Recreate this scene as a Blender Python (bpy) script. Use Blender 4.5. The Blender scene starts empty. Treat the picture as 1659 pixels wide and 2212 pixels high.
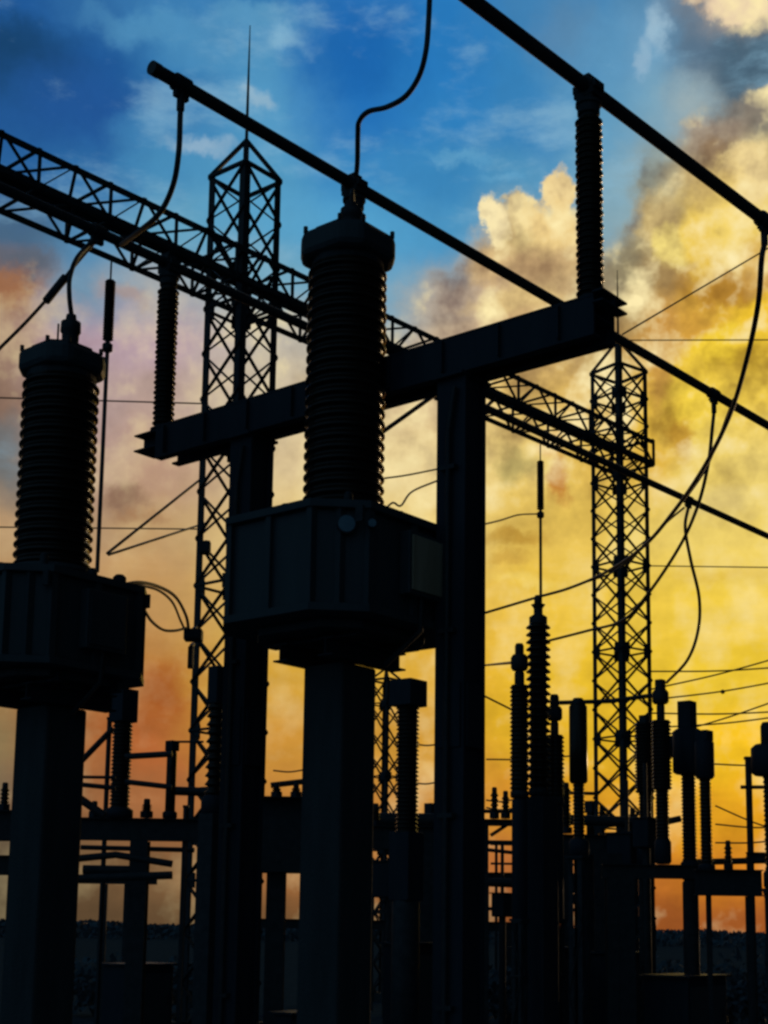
import bpy, bmesh, math, random
from mathutils import Vector, Matrix
random.seed(7)
R = math.radians
S = bpy.context.scene
C = S.collection

# ------------------------------------------------------------------ camera
F, CX, CY, IW, IH = 3140.0, 829.5, 1500.0, 1659.0, 2211.5     # focal length and principal point on a 1659 x 2212 grid
PITCH = math.atan(500.0 / F)
ROLL = R(0.8)
EYE = Vector((0, 0, 1.7))
ROT = Matrix.Rotation(math.pi / 2 + PITCH, 3, 'X') @ Matrix.Rotation(ROLL, 3, 'Z')
cam_d = bpy.data.cameras.new("camera")
cam = bpy.data.objects.new("camera", cam_d); C.objects.link(cam)
cam.location = EYE; cam.rotation_euler = ROT.to_euler()
cam_d.sensor_width = 36; cam_d.lens = 36 * F / IH
cam_d.shift_y = (CY - IH / 2) / IH
cam_d.clip_end = 5000
S.camera = cam

def ray(x, y):
    return (ROT @ Vector(((x - CX) / F, -(y - CY) / F, -1))).normalized()
def at(x, y, Y):                      # point of the ray at forward distance Y
    d = ray(x, y); return EYE + d * (Y / d.y)
def atz(x, y, z):                     # point of the ray at height z
    d = ray(x, y); return EYE + d * ((z - EYE.z) / d.z)
def px(n, Y): return n * Y / F        # n picture units at distance Y, in metres

# ------------------------------------------------------------------ exposure, world, sun
S.view_settings.view_transform = 'Standard'; S.view_settings.look = 'None'
S.view_settings.exposure = 0.0; S.view_settings.gamma = 1.0
S.cycles.filter_width = 2.7

def lin(c): return tuple(((v / 255) / 12.92 if v / 255 <= .04045 else ((v / 255 + .055) / 1.055) ** 2.4) for v in c)

SUN_AZ, SUN_EL = R(30), R(3)
world = bpy.data.worlds.new("World"); S.world = world; world.use_nodes = True
N, L = world.node_tree.nodes, world.node_tree.links
N.clear()
def nd(t, **k):
    n = N.new(t)
    for a, b in k.items(): setattr(n, a, b)
    return n
def put(sock, v):
    if hasattr(v, 'links') or isinstance(v, bpy.types.NodeSocket): L.new(v, sock)
    else: sock.default_value = v
def M(op, a, b=0.0, c=0.0, clamp=False):
    n = nd('ShaderNodeMath', operation=op, use_clamp=clamp)
    put(n.inputs[0], a); put(n.inputs[1], b)
    if len(n.inputs) > 2: put(n.inputs[2], c)
    return n.outputs[0]
def V(op, a, b=(0, 0, 0)):
    n = nd('ShaderNodeVectorMath', operation=op)
    put(n.inputs[0], a); put(n.inputs[1], b)
    return n.outputs['Value'] if op in ('LENGTH', 'DOT_PRODUCT', 'DISTANCE') else n.outputs[0]
def MR(v, a, b, c=0.0, d=1.0, t='SMOOTHSTEP'):
    n = nd('ShaderNodeMapRange', interpolation_type=t)
    put(n.inputs[0], v); put(n.inputs[1], a); put(n.inputs[2], b); put(n.inputs[3], c); put(n.inputs[4], d)
    return n.outputs[0]
def MIX(f, a, b):
    n = nd('ShaderNodeMix', data_type='RGBA')
    put(n.inputs[0], f); put(n.inputs[6], a); put(n.inputs[7], b)
    return n.outputs[2]
def NOISE(vec, scale, detail, rough=.55):
    n = nd('ShaderNodeTexNoise'); put(n.inputs['Vector'], vec)
    n.inputs['Scale'].default_value = scale; n.inputs['Detail'].default_value = detail; n.inputs['Roughness'].default_value = rough
    return n

tc = nd('ShaderNodeTexCoord')
D = V('NORMALIZE', tc.outputs['Generated'])
sep = nd('ShaderNodeSeparateXYZ'); L.new(D, sep.inputs[0])
az0 = M('ARCTAN2', sep.outputs[0], sep.outputs[1]); el0 = M('ARCSINE', sep.outputs[2])
n1 = NOISE(D, 11, 7, .6)              # broad billows
n2 = NOISE(D, 42, 6, .6)              # fine edges
w1 = V('SUBTRACT', n1.outputs['Color'], (.5, .5, .5)); w2 = V('SUBTRACT', n2.outputs['Color'], (.5, .5, .5))
s1 = nd('ShaderNodeSeparateXYZ'); L.new(w1, s1.inputs[0])
s2 = nd('ShaderNodeSeparateXYZ'); L.new(w2, s2.inputs[0])
azw = M('ADD', az0, M('ADD', M('MULTIPLY', s1.outputs[0], .075), M('MULTIPLY', s2.outputs[0], .018)))
elw = M('ADD', el0, M('ADD', M('MULTIPLY', s1.outputs[1], .055), M('MULTIPLY', s2.outputs[1], .018)))
azb = M('ADD', az0, M('ADD', M('MULTIPLY', s1.outputs[0], .035), M('MULTIPLY', s2.outputs[0], .034)))
elb = M('ADD', el0, M('ADD', M('MULTIPLY', s1.outputs[1], .030), M('MULTIPLY', s2.outputs[1], .034)))

def azel(x, y):
    d = ray(x, y); return math.atan2(d.x, d.y), math.asin(d.z)
ROWS = [0, 120, 250, 380, 500, 620, 740, 860, 1000, 1150, 1300, 1450, 1600, 1750, 1880, 1990]
COLS = {
 0:    [(33,88,150),(26,70,115),(34,86,146),(42,98,155),(72,102,130),(150,112,88),(165,135,115),(140,112,95),(115,112,108),(185,150,110),(170,130,80),(165,120,70),(140,118,80),(110,98,80),(90,78,60),(70,60,45)],
 170:  [(48,105,160),(32,88,150),(34,86,150),(48,110,165),(85,140,180),(112,145,170),(178,152,162),(180,155,152),(178,146,130),(180,147,112),(186,144,96),(180,120,66),(165,105,60),(140,95,60),(115,88,60),(90,70,48)],
 340:  [(60,125,178),(55,122,175),(60,126,178),(72,140,184),(100,160,190),(160,165,170),(186,160,166),(184,158,146),(184,148,124),(190,154,108),(192,147,90),(185,125,60),(170,98,50),(165,105,62),(118,88,58),(95,72,48)],
 560:  [(55,122,176),(78,146,190),(84,152,194),(82,152,192),(90,160,198),(110,162,185),(190,182,168),(204,188,160),(218,194,150),(220,190,128),(215,178,98),(210,160,60),(205,145,58),(180,120,58),(150,100,58),(110,80,50)],
 760:  [(42,112,180),(28,102,172),(36,112,182),(58,134,190),(82,158,202),(110,165,195),(172,170,160),(212,190,148),(228,203,146),(232,204,130),(222,185,98),(215,168,62),(205,148,58),(190,125,58),(160,105,58),(120,80,45)],
 960:  [(40,120,186),(40,120,186),(48,128,190),(58,132,184),(76,148,192),(150,160,160),(202,178,146),(220,193,146),(230,203,140),(235,206,125),(232,190,88),(225,173,58),(215,158,52),(205,140,55),(175,110,58),(130,80,40)],
 1130: [(64,128,178),(54,127,182),(58,130,184),(78,145,186),(130,160,170),(215,180,128),(206,170,118),(225,188,108),(236,206,122),(232,194,90),(236,194,70),(235,188,52),(222,166,42),(212,142,42),(185,110,52),(140,80,40)],
 1290: [(72,132,178),(90,147,186),(98,155,190),(116,164,190),(128,163,180),(155,142,112),(180,150,95),(215,172,78),(226,186,86),(236,198,90),(238,198,74),(238,194,50),(232,183,42),(220,153,38),(195,115,42),(145,80,35)],
 1400: [(82,134,172),(105,155,190),(118,162,186),(150,155,140),(200,175,115),(175,145,90),(205,153,74),(235,193,70),(226,180,70),(238,206,102),(240,202,74),(240,198,54),(238,188,40),(225,158,36),(200,118,42),(150,82,35)],
 1520: [(115,128,142),(88,114,136),(138,154,160),(205,178,118),(238,208,110),(195,148,66),(232,188,64),(240,206,74),(236,206,105),(240,210,108),(240,203,72),(241,201,55),(244,192,36),(232,163,34),(212,128,36),(160,88,38)],
 1659: [(222,194,160),(70,96,118),(125,125,115),(234,208,142),(238,206,105),(205,158,66),(240,198,58),(240,203,78),(238,210,115),(240,210,105),(240,204,72),(241,201,55),(245,192,36),(235,163,34),(214,128,36),(165,88,38)]}
EL0, EL1 = azel(830, 2030)[1], azel(830, -160)[1]
cur, prev = None, None
facel = MR(elw, EL0, EL1, 0, 1, 'LINEAR')
for cx_, cols in COLS.items():
    rp = nd('ShaderNodeValToRGB'); rp.color_ramp.interpolation = 'B_SPLINE' if False else 'EASE'
    els = rp.color_ramp.elements
    pts = sorted(((azel(cx_, ry)[1] - EL0) / (EL1 - EL0), c) for ry, c in zip(ROWS, cols))
    for i, (p, c) in enumerate(pts):
        e = els[i] if i < 2 else els.new(p)
        e.position = p; e.color = (*lin(c), 1)
    L.new(facel, rp.inputs[0])
    a = azel(cx_, 1000)[0]
    cur = rp.outputs[0] if cur is None else MIX(MR(azw, prev, a), cur, rp.outputs[0])
    prev = a
# single clouds, gaps and wisps, each at its own bearing and height above the horizon: x, y, half width, half height, colour, softness, opacity
BLOBS = [
 (40,110,110,50,(24,66,108),.7,.8),(160,200,110,60,(34,84,148),.8,.7),
 (350,60,150,26,(82,146,188),.7,.7),(560,45,130,22,(92,154,192),.7,.7),(640,85,50,16,(130,180,208),.8,.8),(450,120,110,30,(80,145,188),.8,.6),
 (560,215,34,16,(150,182,202),.8,.8),(430,325,60,15,(150,180,202),.8,.8),(330,280,90,30,(66,132,180),.8,.6),
 (760,100,100,70,(28,100,172),.8,.7),(1000,350,70,12,(98,162,200),.8,.7),(1090,385,40,10,(98,162,200),.8,.6),
 (1420,85,24,40,(160,190,208),.7,.8),(1385,140,16,28,(150,182,204),.7,.7),(1210,60,60,50,(96,134,164),.8,.5),
 (1600,12,75,28,(232,206,172),.3,.95),(1500,-5,45,18,(225,200,165),.5,.8),(1630,150,85,62,(72,98,116),.6,.85),(1640,235,70,32,(140,128,112),.7,.8),
 (1480,230,60,40,(150,176,186),.8,.6),(1540,300,70,36,(172,152,128),.6,.8),(1550,330,34,20,(138,108,76),.7,.7),
 (1140,560,135,80,(214,182,126),.3,.95),(1000,640,120,50,(196,168,138),.8,.7),
 (1062,485,32,48,(252,232,176),.22,.95),(1130,475,42,48,(248,224,160),.22,.95),(1205,415,36,52,(244,214,148),.2,.95),(1190,500,60,60,(238,206,138),.3,.95),
 (1110,530,40,26,(200,176,118),.7,.7),(1150,590,62,34,(180,146,104),.7,.8),(1060,580,40,30,(224,190,134),.7,.7),(1110,660,90,24,(226,196,128),.7,.7),
 (1330,440,40,80,(132,168,182),.7,.8),(1355,585,50,60,(146,134,102),.7,.85),
 (1620,385,60,52,(240,214,150),.3,.95),(1560,420,50,50,(236,204,120),.6,.8),(1420,470,55,40,(206,180,120),.6,.8),(1455,540,50,48,(246,222,128),.3,.95),
 (1510,560,28,100,(238,200,84),.6,.8),(1570,520,34,90,(246,214,110),.6,.8),(1420,610,50,40,(160,130,84),.8,.7),
 (1560,640,90,34,(176,124,44),.6,.85),(1640,600,40,40,(226,186,110),.7,.6),(1640,690,60,30,(246,200,50),.6,.8),(1500,720,60,40,(208,150,62),.7,.7),
 (1550,760,60,30,(248,212,60),.6,.8),(1420,800,36,70,(198,146,72),.7,.75),(1470,935,30,56,(190,138,44),.6,.8),(1500,880,26,30,(248,212,70),.7,.7),
 (1110,1010,30,34,(178,162,98),.7,.75),(1205,1050,26,50,(188,116,46),.6,.85),(1190,960,34,26,(218,160,90),.7,.7),(1110,1170,60,16,(198,152,58),.7,.8),(1090,1210,40,12,(210,166,70),.7,.7),
 (1130,1260,70,14,(246,214,110),.7,.6),(1550,1080,90,30,(242,218,140),.8,.6),(1560,1240,110,16,(226,186,70),.8,.5),
 (45,560,60,26,(88,98,112),.6,.85),(20,620,60,40,(158,106,72),.7,.7),(120,650,60,24,(170,150,150),.8,.6),(280,640,50,22,(172,148,140),.7,.7),
 (275,1075,52,34,(136,104,84),.6,.85),(300,1120,50,16,(160,118,84),.7,.7),(20,960,40,60,(110,116,118),.7,.7),
 (350,1500,60,66,(160,84,36),.8,.85),(330,1640,60,40,(186,104,54),.8,.6),(1090,1560,50,60,(226,180,40),.8,.6),(900,990,70,40,(236,214,158),.8,.6)]
for (bx, by, rx, ry, col, soft, op) in BLOBS:
    a, e = azel(bx, by)
    dx = M('MULTIPLY', M('SUBTRACT', azb, a), F / rx); dy = M('MULTIPLY', M('SUBTRACT', elb, e), F / ry)
    d = M('SQRT', M('ADD', M('MULTIPLY', dx, dx), M('MULTIPLY', dy, dy)))
    cur = MIX(MR(d, 1 + soft, max(0.0, 1 - soft), 0, op), cur, (*lin(col), 1))
# cloud relief: billows lit from the sun's side, only where the sky is cloud rather than open blue
sc = nd('ShaderNodeSeparateColor'); L.new(cur, sc.inputs[0])
warm = MR(M('DIVIDE', sc.outputs[0], M('ADD', M('ADD', sc.outputs[0], sc.outputs[2]), .001)), .36, .60)
toSun = Vector((.55, .0, -.35)).normalized()
def relief(scale, off, det, k, vec=D):
    a = NOISE(vec, scale, det, .58); b = NOISE(V('ADD', vec, tuple(toSun * off)), scale, det, .58)
    return M('MULTIPLY', M('SUBTRACT', a.outputs[0], b.outputs[0]), k)
high = MR(el0, azel(830, 1250)[1], azel(830, 850)[1], .30, 1.0)
r1 = relief(13, .028, 5, 3.4); r2 = relief(38, .011, 3, 1.1)
rr = M('MULTIPLY', M('MULTIPLY', M('MULTIPLY', M('ADD', r1, r2), high), warm), MR(az0, azel(420, 700)[0], azel(1000, 700)[0], .38, 1.15))
lit = M('MAXIMUM', rr, 0.0); shd = M('MAXIMUM', M('MULTIPLY', rr, -1.0), 0.0)
cur = MIX(M('MULTIPLY', lit, 1.5, clamp=True), cur, (*lin((255, 236, 176)), 1))
cur = MIX(M('MULTIPLY', shd, 1.5, clamp=True), cur, V('MULTIPLY', cur, (.50, .46, .50)))
# streaks of thin cloud low over the horizon, wisps high in the blue
mp = nd('ShaderNodeMapping'); L.new(D, mp.inputs[0]); mp.inputs['Rotation'].default_value = (0, R(-6), 0); mp.inputs['Scale'].default_value = (1, 1, 6)
st = NOISE(mp.outputs[0], 9, 6, .6)
low = MR(el0, azel(830, 950)[1], azel(830, 1300)[1], 0.0, 1.0)
cur = V('MULTIPLY', cur, M('ADD', 1.0, M('MULTIPLY', M('SUBTRACT', MR(st.outputs[0], .3, .7, .91, 1.07, 'LINEAR'), 1.0), low)))
mp2 = nd('ShaderNodeMapping'); L.new(D, mp2.inputs[0]); mp2.inputs['Rotation'].default_value = (0, R(18), 0); mp2.inputs['Scale'].default_value = (1, 1, 2.6)
wi = NOISE(mp2.outputs[0], 10, 8, .62)
cur = MIX(M('MULTIPLY', MR(wi.outputs[0], .48, .70, 0, .55), M('SUBTRACT', 1.0, warm)), cur, (*lin((140, 184, 208)), 1))
n3 = NOISE(D, 90, 6, .6)
cur = V('MULTIPLY', cur, MR(n3.outputs[0], .3, .7, .97, 1.03, 'LINEAR'))
# away from the glow the dusk sky is dim: overhead, to the sides and behind
sky = nd('ShaderNodeTexSky', sky_type='NISHITA', sun_disc=False, sun_elevation=SUN_EL, sun_rotation=SUN_AZ)
dim = V('MULTIPLY', sky.outputs[0], (.0014, .0016, .0020))
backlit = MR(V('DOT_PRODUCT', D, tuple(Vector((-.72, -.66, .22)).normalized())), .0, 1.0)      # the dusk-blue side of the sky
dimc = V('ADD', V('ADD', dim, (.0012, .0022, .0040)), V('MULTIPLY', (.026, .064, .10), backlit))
up = MR(el0, EL1 + .02, EL1 + .22)
side = MR(M('ABSOLUTE', az0), R(20), R(42))
dn = MR(el0, -.01, -.06)
m = M('MAXIMUM', M('MAXIMUM', up, side), dn)
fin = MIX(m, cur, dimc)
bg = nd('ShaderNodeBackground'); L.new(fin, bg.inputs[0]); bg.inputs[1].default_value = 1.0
wo = nd('ShaderNodeOutputWorld'); L.new(bg.outputs[0], wo.inputs[0])
world.cycles.sampling_method = 'MANUAL'; world.cycles.sample_map_resolution = 512

sd = bpy.data.lights.new("sun", 'SUN'); sd.energy = .22; sd.angle = R(3); sd.color = (1, .68, .36)
sun = bpy.data.objects.new("sun", sd); C.objects.link(sun)
sun.rotation_euler = Vector((-math.sin(SUN_AZ) * math.cos(SUN_EL), -math.cos(SUN_AZ) * math.cos(SUN_EL), -math.sin(SUN_EL))).to_track_quat('-Z', 'Y').to_euler()

# ------------------------------------------------------------------ materials
def mat(name, c1, c2, rough, metal=0.0, scale=6.0, bump=.0, rvar=.12, streak=False, spec=.4):
    m = bpy.data.materials.new(name); m.use_nodes = True
    nt = m.node_tree; b = nt.nodes['Principled BSDF']
    t = nt.nodes.new('ShaderNodeTexCoord'); mp = nt.nodes.new('ShaderNodeMapping')
    nt.links.new(t.outputs['Object'], mp.inputs[0])
    if streak: mp.inputs['Scale'].default_value = (1, 1, .15)
    n = nt.nodes.new('ShaderNodeTexNoise'); n.inputs['Scale'].default_value = scale; n.inputs['Detail'].default_value = 7; n.inputs['Roughness'].default_value = .65
    nt.links.new(mp.outputs[0], n.inputs['Vector'])
    r = nt.nodes.new('ShaderNodeValToRGB'); r.color_ramp.elements[0].position = .35; r.color_ramp.elements[1].position = .68
    r.color_ramp.elements[0].color = (*c1, 1); r.color_ramp.elements[1].color = (*c2, 1)
    nt.links.new(n.outputs[0], r.inputs[0]); nt.links.new(r.outputs[0], b.inputs['Base Color'])
    mr = nt.nodes.new('ShaderNodeMapRange'); mr.inputs[3].default_value = rough - rvar; mr.inputs[4].default_value = min(1, rough + rvar)
    nt.links.new(n.outputs[0], mr.inputs[0]); nt.links.new(mr.outputs[0], b.inputs['Roughness'])
    b.inputs['Metallic'].default_value = metal; b.inputs['Specular IOR Level'].default_value = spec
    if bump:
        bp = nt.nodes.new('ShaderNodeBump'); bp.inputs['Strength'].default_value = bump; bp.inputs['Distance'].default_value = .02
        n2_ = nt.nodes.new('ShaderNodeTexNoise'); n2_.inputs['Scale'].default_value = scale * 9; n2_.inputs['Detail'].default_value = 4
        nt.links.new(t.outputs['Object'], n2_.inputs['Vector']); nt.links.new(n2_.outputs[0], bp.inputs['Height'])
        nt.links.new(bp.outputs[0], b.inputs['Normal'])
    return m
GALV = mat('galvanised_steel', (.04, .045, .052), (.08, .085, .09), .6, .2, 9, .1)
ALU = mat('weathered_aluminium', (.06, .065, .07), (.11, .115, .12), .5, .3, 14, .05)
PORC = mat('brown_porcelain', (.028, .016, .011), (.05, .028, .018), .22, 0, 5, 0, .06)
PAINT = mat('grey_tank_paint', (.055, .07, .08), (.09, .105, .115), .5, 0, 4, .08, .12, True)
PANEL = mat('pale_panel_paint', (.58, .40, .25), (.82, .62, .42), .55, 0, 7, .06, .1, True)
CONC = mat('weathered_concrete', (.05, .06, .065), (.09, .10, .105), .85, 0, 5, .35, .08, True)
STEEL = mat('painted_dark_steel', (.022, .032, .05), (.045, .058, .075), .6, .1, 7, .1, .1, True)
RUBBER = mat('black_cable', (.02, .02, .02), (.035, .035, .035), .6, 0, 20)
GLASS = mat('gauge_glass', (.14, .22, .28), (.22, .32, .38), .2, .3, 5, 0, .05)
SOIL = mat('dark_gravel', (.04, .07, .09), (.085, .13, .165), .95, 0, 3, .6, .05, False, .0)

# ------------------------------------------------------------------ mesh helpers
class MB:
    def __init__(s): s.v, s.f, s.sm = [], [], []
    def add(s, vs, fs, smooth=False):
        o = len(s.v); s.v += [tuple(v) for v in vs]; s.f += [tuple(o + i for i in f) for f in fs]; s.sm += [smooth] * len(fs)
    def box(s, c, sx, sy, sz, X=None, Yv=None):
        X = Vector(X or (1, 0, 0)); Yv = Vector(Yv or (0, 1, 0)); Z = X.cross(Yv); c = Vector(c)
        vs = [c + X * sx / 2 * i + Yv * sy / 2 * j + Z * sz / 2 * k for i in (-1, 1) for j in (-1, 1) for k in (-1, 1)]
        s.add(vs, [(0, 1, 3, 2), (4, 6, 7, 5), (0, 4, 5, 1), (2, 3, 7, 6), (0, 2, 6, 4), (1, 5, 7, 3)]); return s
    def bar(s, p, q, w, h=None, up=(0, 0, 1)):
        p, q = Vector(p), Vector(q); d = (q - p).normalized(); u = Vector(up)
        if abs(d.dot(u)) > .99: u = Vector((.62, .78, 0))
        a = d.cross(u).normalized(); b = a.cross(d); h = h or w
        vs = [e + a * w / 2 * i + b * h / 2 * j for e in (p, q) for i, j in ((-1, -1), (1, -1), (1, 1), (-1, 1))]
        s.add(vs, [(0, 1, 2, 3), (7, 6, 5, 4), (0, 4, 5, 1), (1, 5, 6, 2), (2, 6, 7, 3), (3, 7, 4, 0)]); return s
    def angle(s, p, q, w, t, a, b):       # L section, flanges along a and b
        p, q = Vector(p), Vector(q); a = Vector(a).normalized(); b = Vector(b).normalized()
        prof = [Vector((0, 0, 0)), a * w, a * w + b * t, a * t + b * t, a * t + b * w, b * w]
        vs = [e + k for e in (p, q) for k in prof]
        s.add(vs, [(5, 4, 3, 2, 1, 0), (6, 7, 8, 9, 10, 11)] + [(i, (i + 1) % 6, 6 + (i + 1) % 6, 6 + i) for i in range(6)]); return s
    def ibeam(s, p, q, w, h, t=.012, up=(0, 0, 1)):
        p, q, up = Vector(p), Vector(q), Vector(up)
        s.bar(p + up * (h / 2 - t / 2), q + up * (h / 2 - t / 2), w, t); s.bar(p - up * (h / 2 - t / 2), q - up * (h / 2 - t / 2), w, t)
        s.bar(p, q, t, h - 2 * t); return s
    def tube(s, pts, r, n=10):
        pts = [Vector(p) for p in pts]; rings = []; ref = None
        for i, p in enumerate(pts):
            d = (pts[min(i + 1, len(pts) - 1)] - pts[max(i - 1, 0)]).normalized()
            if ref is None: ref = d.cross(Vector((0, 0, 1)) if abs(d.z) < .9 else Vector((1, 0, 0))).normalized()
            ref = (ref - d * ref.dot(d)).normalized(); b = d.cross(ref)
            rr = r[i] if isinstance(r, (list, tuple)) else r
            rings.append([p + (ref * math.cos(2 * math.pi * k / n) + b * math.sin(2 * math.pi * k / n)) * rr for k in range(n)])
        vs = [v for g in rings for v in g]; m = len(pts)
        s.add(vs, [(i * n + k, i * n + (k + 1) % n, (i + 1) * n + (k + 1) % n, (i + 1) * n + k) for i in range(m - 1) for k in range(n)], True)
        s.add([v for v in rings[0]], [tuple(reversed(range(n)))]); s.add([v for v in rings[-1]], [tuple(range(n))]); return s
    def lathe(s, c, prof, n=32, smooth=True):
        c = Vector(c); m = len(prof)
        vs = [c + Vector((r * math.cos(2 * math.pi * k / n), r * math.sin(2 * math.pi * k / n), z)) for r, z in prof for k in range(n)]
        fs = [(i * n + k, i * n + (k + 1) % n, (i + 1) * n + (k + 1) % n, (i + 1) * n + k) for i in range(m - 1) for k in range(n)]
        s.add(vs, fs, smooth)
        s.add(vs[:n], [tuple(reversed(range(n)))]); s.add(vs[-n:], [tuple(range(n))]); return s
    def prism(s, c, poly, z0, z1):
        c = Vector(c); n = len(poly)
        vs = [c + Vector((x, y, z)) for z in (z0, z1) for x, y in poly]
        s.add(vs, [tuple(reversed(range(n))), tuple(range(n, 2 * n))] + [(i, (i + 1) % n, n + (i + 1) % n, n + i) for i in range(n)]); return s
    def build(s, name, m, parent=None, bevel=0):
        me = bpy.data.meshes.new(name); org = Vector((0, 0, 0))
        if parent is not None: org = top_loc(parent)
        me.from_pydata([Vector(v) - org for v in s.v], [], s.f)
        for p, sm in zip(me.polygons, s.sm): p.use_smooth = sm
        me.materials.append(m); me.update()
        o = bpy.data.objects.new(name, me); C.objects.link(o)
        if parent is not None: o.parent = parent
        if bevel:
            b = o.modifiers.new('bevel', 'BEVEL'); b.width = bevel; b.segments = 2; b.limit_method = 'ANGLE'
        return o
def top_loc(o):
    l = Vector(o.location)
    while o.parent: o = o.parent; l = l + Vector(o.location)
    return l
def tag(o, label, cat, group=None, kind=None):
    if label: o['label'] = label
    if cat: o['category'] = cat
    if group: o['group'] = group
    if kind: o['kind'] = kind
    return o
def thing(name, label, cat, loc, group=None):
    o = bpy.data.objects.new(name, None); C.objects.link(o); o.location = loc; o.empty_display_size = .3
    return tag(o, label, cat, group)
def dup(root, loc, label, group=None, scale=None):
    r = root.copy(); C.objects.link(r); r.location = loc; r['label'] = label
    if group: r['group'] = group
    if scale: r.scale = scale
    for ch in list(root.children):
        c = ch.copy(); C.objects.link(c); c.parent = r
        for g in list(ch.children):
            d = g.copy(); C.objects.link(d); d.parent = c
    return r
def spline(P, k=8):
    P = [Vector(p) for p in P]
    if len(P) < 3: return P
    Q = [P[0] * 2 - P[1]] + P + [P[-1] * 2 - P[-2]]; out = []
    for i in range(1, len(Q) - 2):
        for j in range(k):
            t = j / k; a, b, c, d = Q[i - 1], Q[i], Q[i + 1], Q[i + 2]
            out.append(.5 * (2 * b + (c - a) * t + (2 * a - 5 * b + 4 * c - d) * t * t + (3 * b - a - 3 * c + d) * t ** 3))
    return out + [P[-1]]

DU = Vector((.636, .772, 0)).normalized()      # along the busbars, away to the right
DV = Vector((-.772, .636, 0)).normalized()     # along the gantry beam, away to the left
UP = Vector((0, 0, 1))

def proj(P):
    p = ROT.transposed() @ (Vector(P) - EYE); return CX + F * p.x / -p.z, CY - F * p.y / -p.z
def slide(a, d, x, z=None):            # distance along a horizontal line at which its picture column is x
    lo, hi = -3.0, 12.0; f = lambda t: proj((a + d * t) if z is None else Vector(((a + d * t).x, (a + d * t).y, z)))[0] - x
    s0 = f(lo) > 0
    for _ in range(50):
        mid = (lo + hi) / 2
        if (f(mid) > 0) == s0: lo = mid
        else: hi = mid
    return lo

# ------------------------------------------------------------------ ground
g = MB(); nx = 60
vs = []; fs = []
for j in range(nx):
    for i in range(nx):
        x = -400 + 800 * i / (nx - 1); y = -60 + 1300 * (j / (nx - 1)) ** 2
        vs.append((x, y, -.0 + random.uniform(-.03, .03)))
for j in range(nx - 1):
    for i in range(nx - 1):
        a = j * nx + i; fs.append((a, a + 1, a + nx + 1, a + nx))
g.add(vs, fs, True); tag(g.build('ground', SOIL), None, None, kind='structure')

# ------------------------------------------------------------------ sheds of an insulator
def sheds(z0, z1, rc, rs, n, rc1=None, alt=0.0):
    rc1 = rc1 or rc; P = [(rc * 1.06, z0), (rc * 1.06, z0 + (z1 - z0) * .012)]; h = (z1 - z0) / n
    for i in range(n):
        t = (i + .5) / n; c = rc + (rc1 - rc) * t; o = (rs - rc); o = c + o * (1 - alt * (i % 2)); z = z0 + h * i
        P += [(c, z + h * .12), (c + (o - c) * .5, z + h * .26), (o, z + h * .30), (o, z + h * .42), (c + (o - c) * .35, z + h * .72), (c, z + h * .9)]
    P += [(rc1, z1)]
    return P

# ------------------------------------------------------------------ gantry (beam on two columns)
BT = atz(0, 0, 5) and 5.62                        # height of the beam's top
pr = atz(1290, 652, BT)                           # right end, nearest
pl_len = (atz(330, 932, BT) - pr).dot(DV)
gp = pr + Vector((0, 0, -BT))
gan = thing('steel_gantry', 'dark steel gantry of a heavy beam on two square columns', 'gantry', pr + DV * 1.2 - UP * pr.z)
BH = .27; bw = .26
m = MB()
ctr = lambda t: pr + DV * t
for sd_ in (-1, 1):
    o = DU * (bw / 2 - .01) * sd_
    m.bar(ctr(-.05) + o - UP * BH / 2, ctr(pl_len - .12) + o - UP * BH / 2, .016, BH - .024)
    for zz in (-.008, -BH + .008):
        m.bar(ctr(-.05) + o * .78 + UP * zz, ctr(pl_len - .12) + o * .78 + UP * zz, .075, .016)
m.bar(ctr(-.05) - UP * (BH * .5), ctr(pl_len - .12) - UP * (BH * .5), bw - .06, .012)
for k in range(9):
    for sd_ in (-1, 1): m.box(ctr(.2 + k * .46) + DU * (bw / 2 + .013) * sd_ - UP * BH / 2, .03, .012, BH - .05, DU, DV)
m.build('crossbeam', STEEL, gan)
m = MB()
m.ibeam(ctr(pl_len - .3) - UP * .085, ctr(pl_len + .16) - UP * .085, .22, .14); m.build('beam_stub', STEEL, gan)
m = MB()
m.ibeam(ctr(-.052) + UP * -.03, ctr(-.13) + UP * -.03, .30, .08); m.build('end_plate', STEEL, gan)
for (cx_, w_) in ((995, .235), (533, .225)):
    best = slide(pr, DV, cx_, 4.0)
    base = pr + DV * best; base.z = 0
    m = MB()
    for sd_ in (-1, 1):
        m.bar(base + DU * (w_ / 2 - .01) * sd_, base + DU * (w_ / 2 - .01) * sd_ + UP * (BT - BH - .004), w_, .02, up=(DU.x, DU.y, 0))
    m.bar(base, base + UP * (BT - BH - .005), w_ - .05, w_ - .05, up=(DU.x, DU.y, 0))
    co = m.build('column', STEEL, gan)
    MB().box(base + UP * .02, w_ + .2, w_ + .2, .04, DU, DV).build('base_plate', STEEL, co)
    MB().box(base + UP * (BT - BH - .012), w_ + .1, w_ + .02, .02, DU, DV).build('cap_plate', STEEL, co)
    MB().tube([base - DU * (w_ / 2 + .03) + UP * .1, base - DU * (w_ / 2 + .03) + UP * (BT - BH - .4), base - DU * (w_ / 2 + .03) - DV * .05 + UP * (BT - BH - .1)], .018, 8).build('conduit', GALV, co)
    for zz in (1.2, 2.4, 3.6, 4.7):
        MB().box(base + UP * zz - DU * (w_ / 2 + .02), .05, .12, .03, DU, DV).build('conduit_clip', GALV, co)
    for a_, b_ in ((-DU, DV), (-DV, DU)):
        MB().box(base + UP * 3.05 + a_ * (w_ / 2 + .006), .012, w_ * .8, .42, a_, b_).build('splice_plate', STEEL, co)
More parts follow.
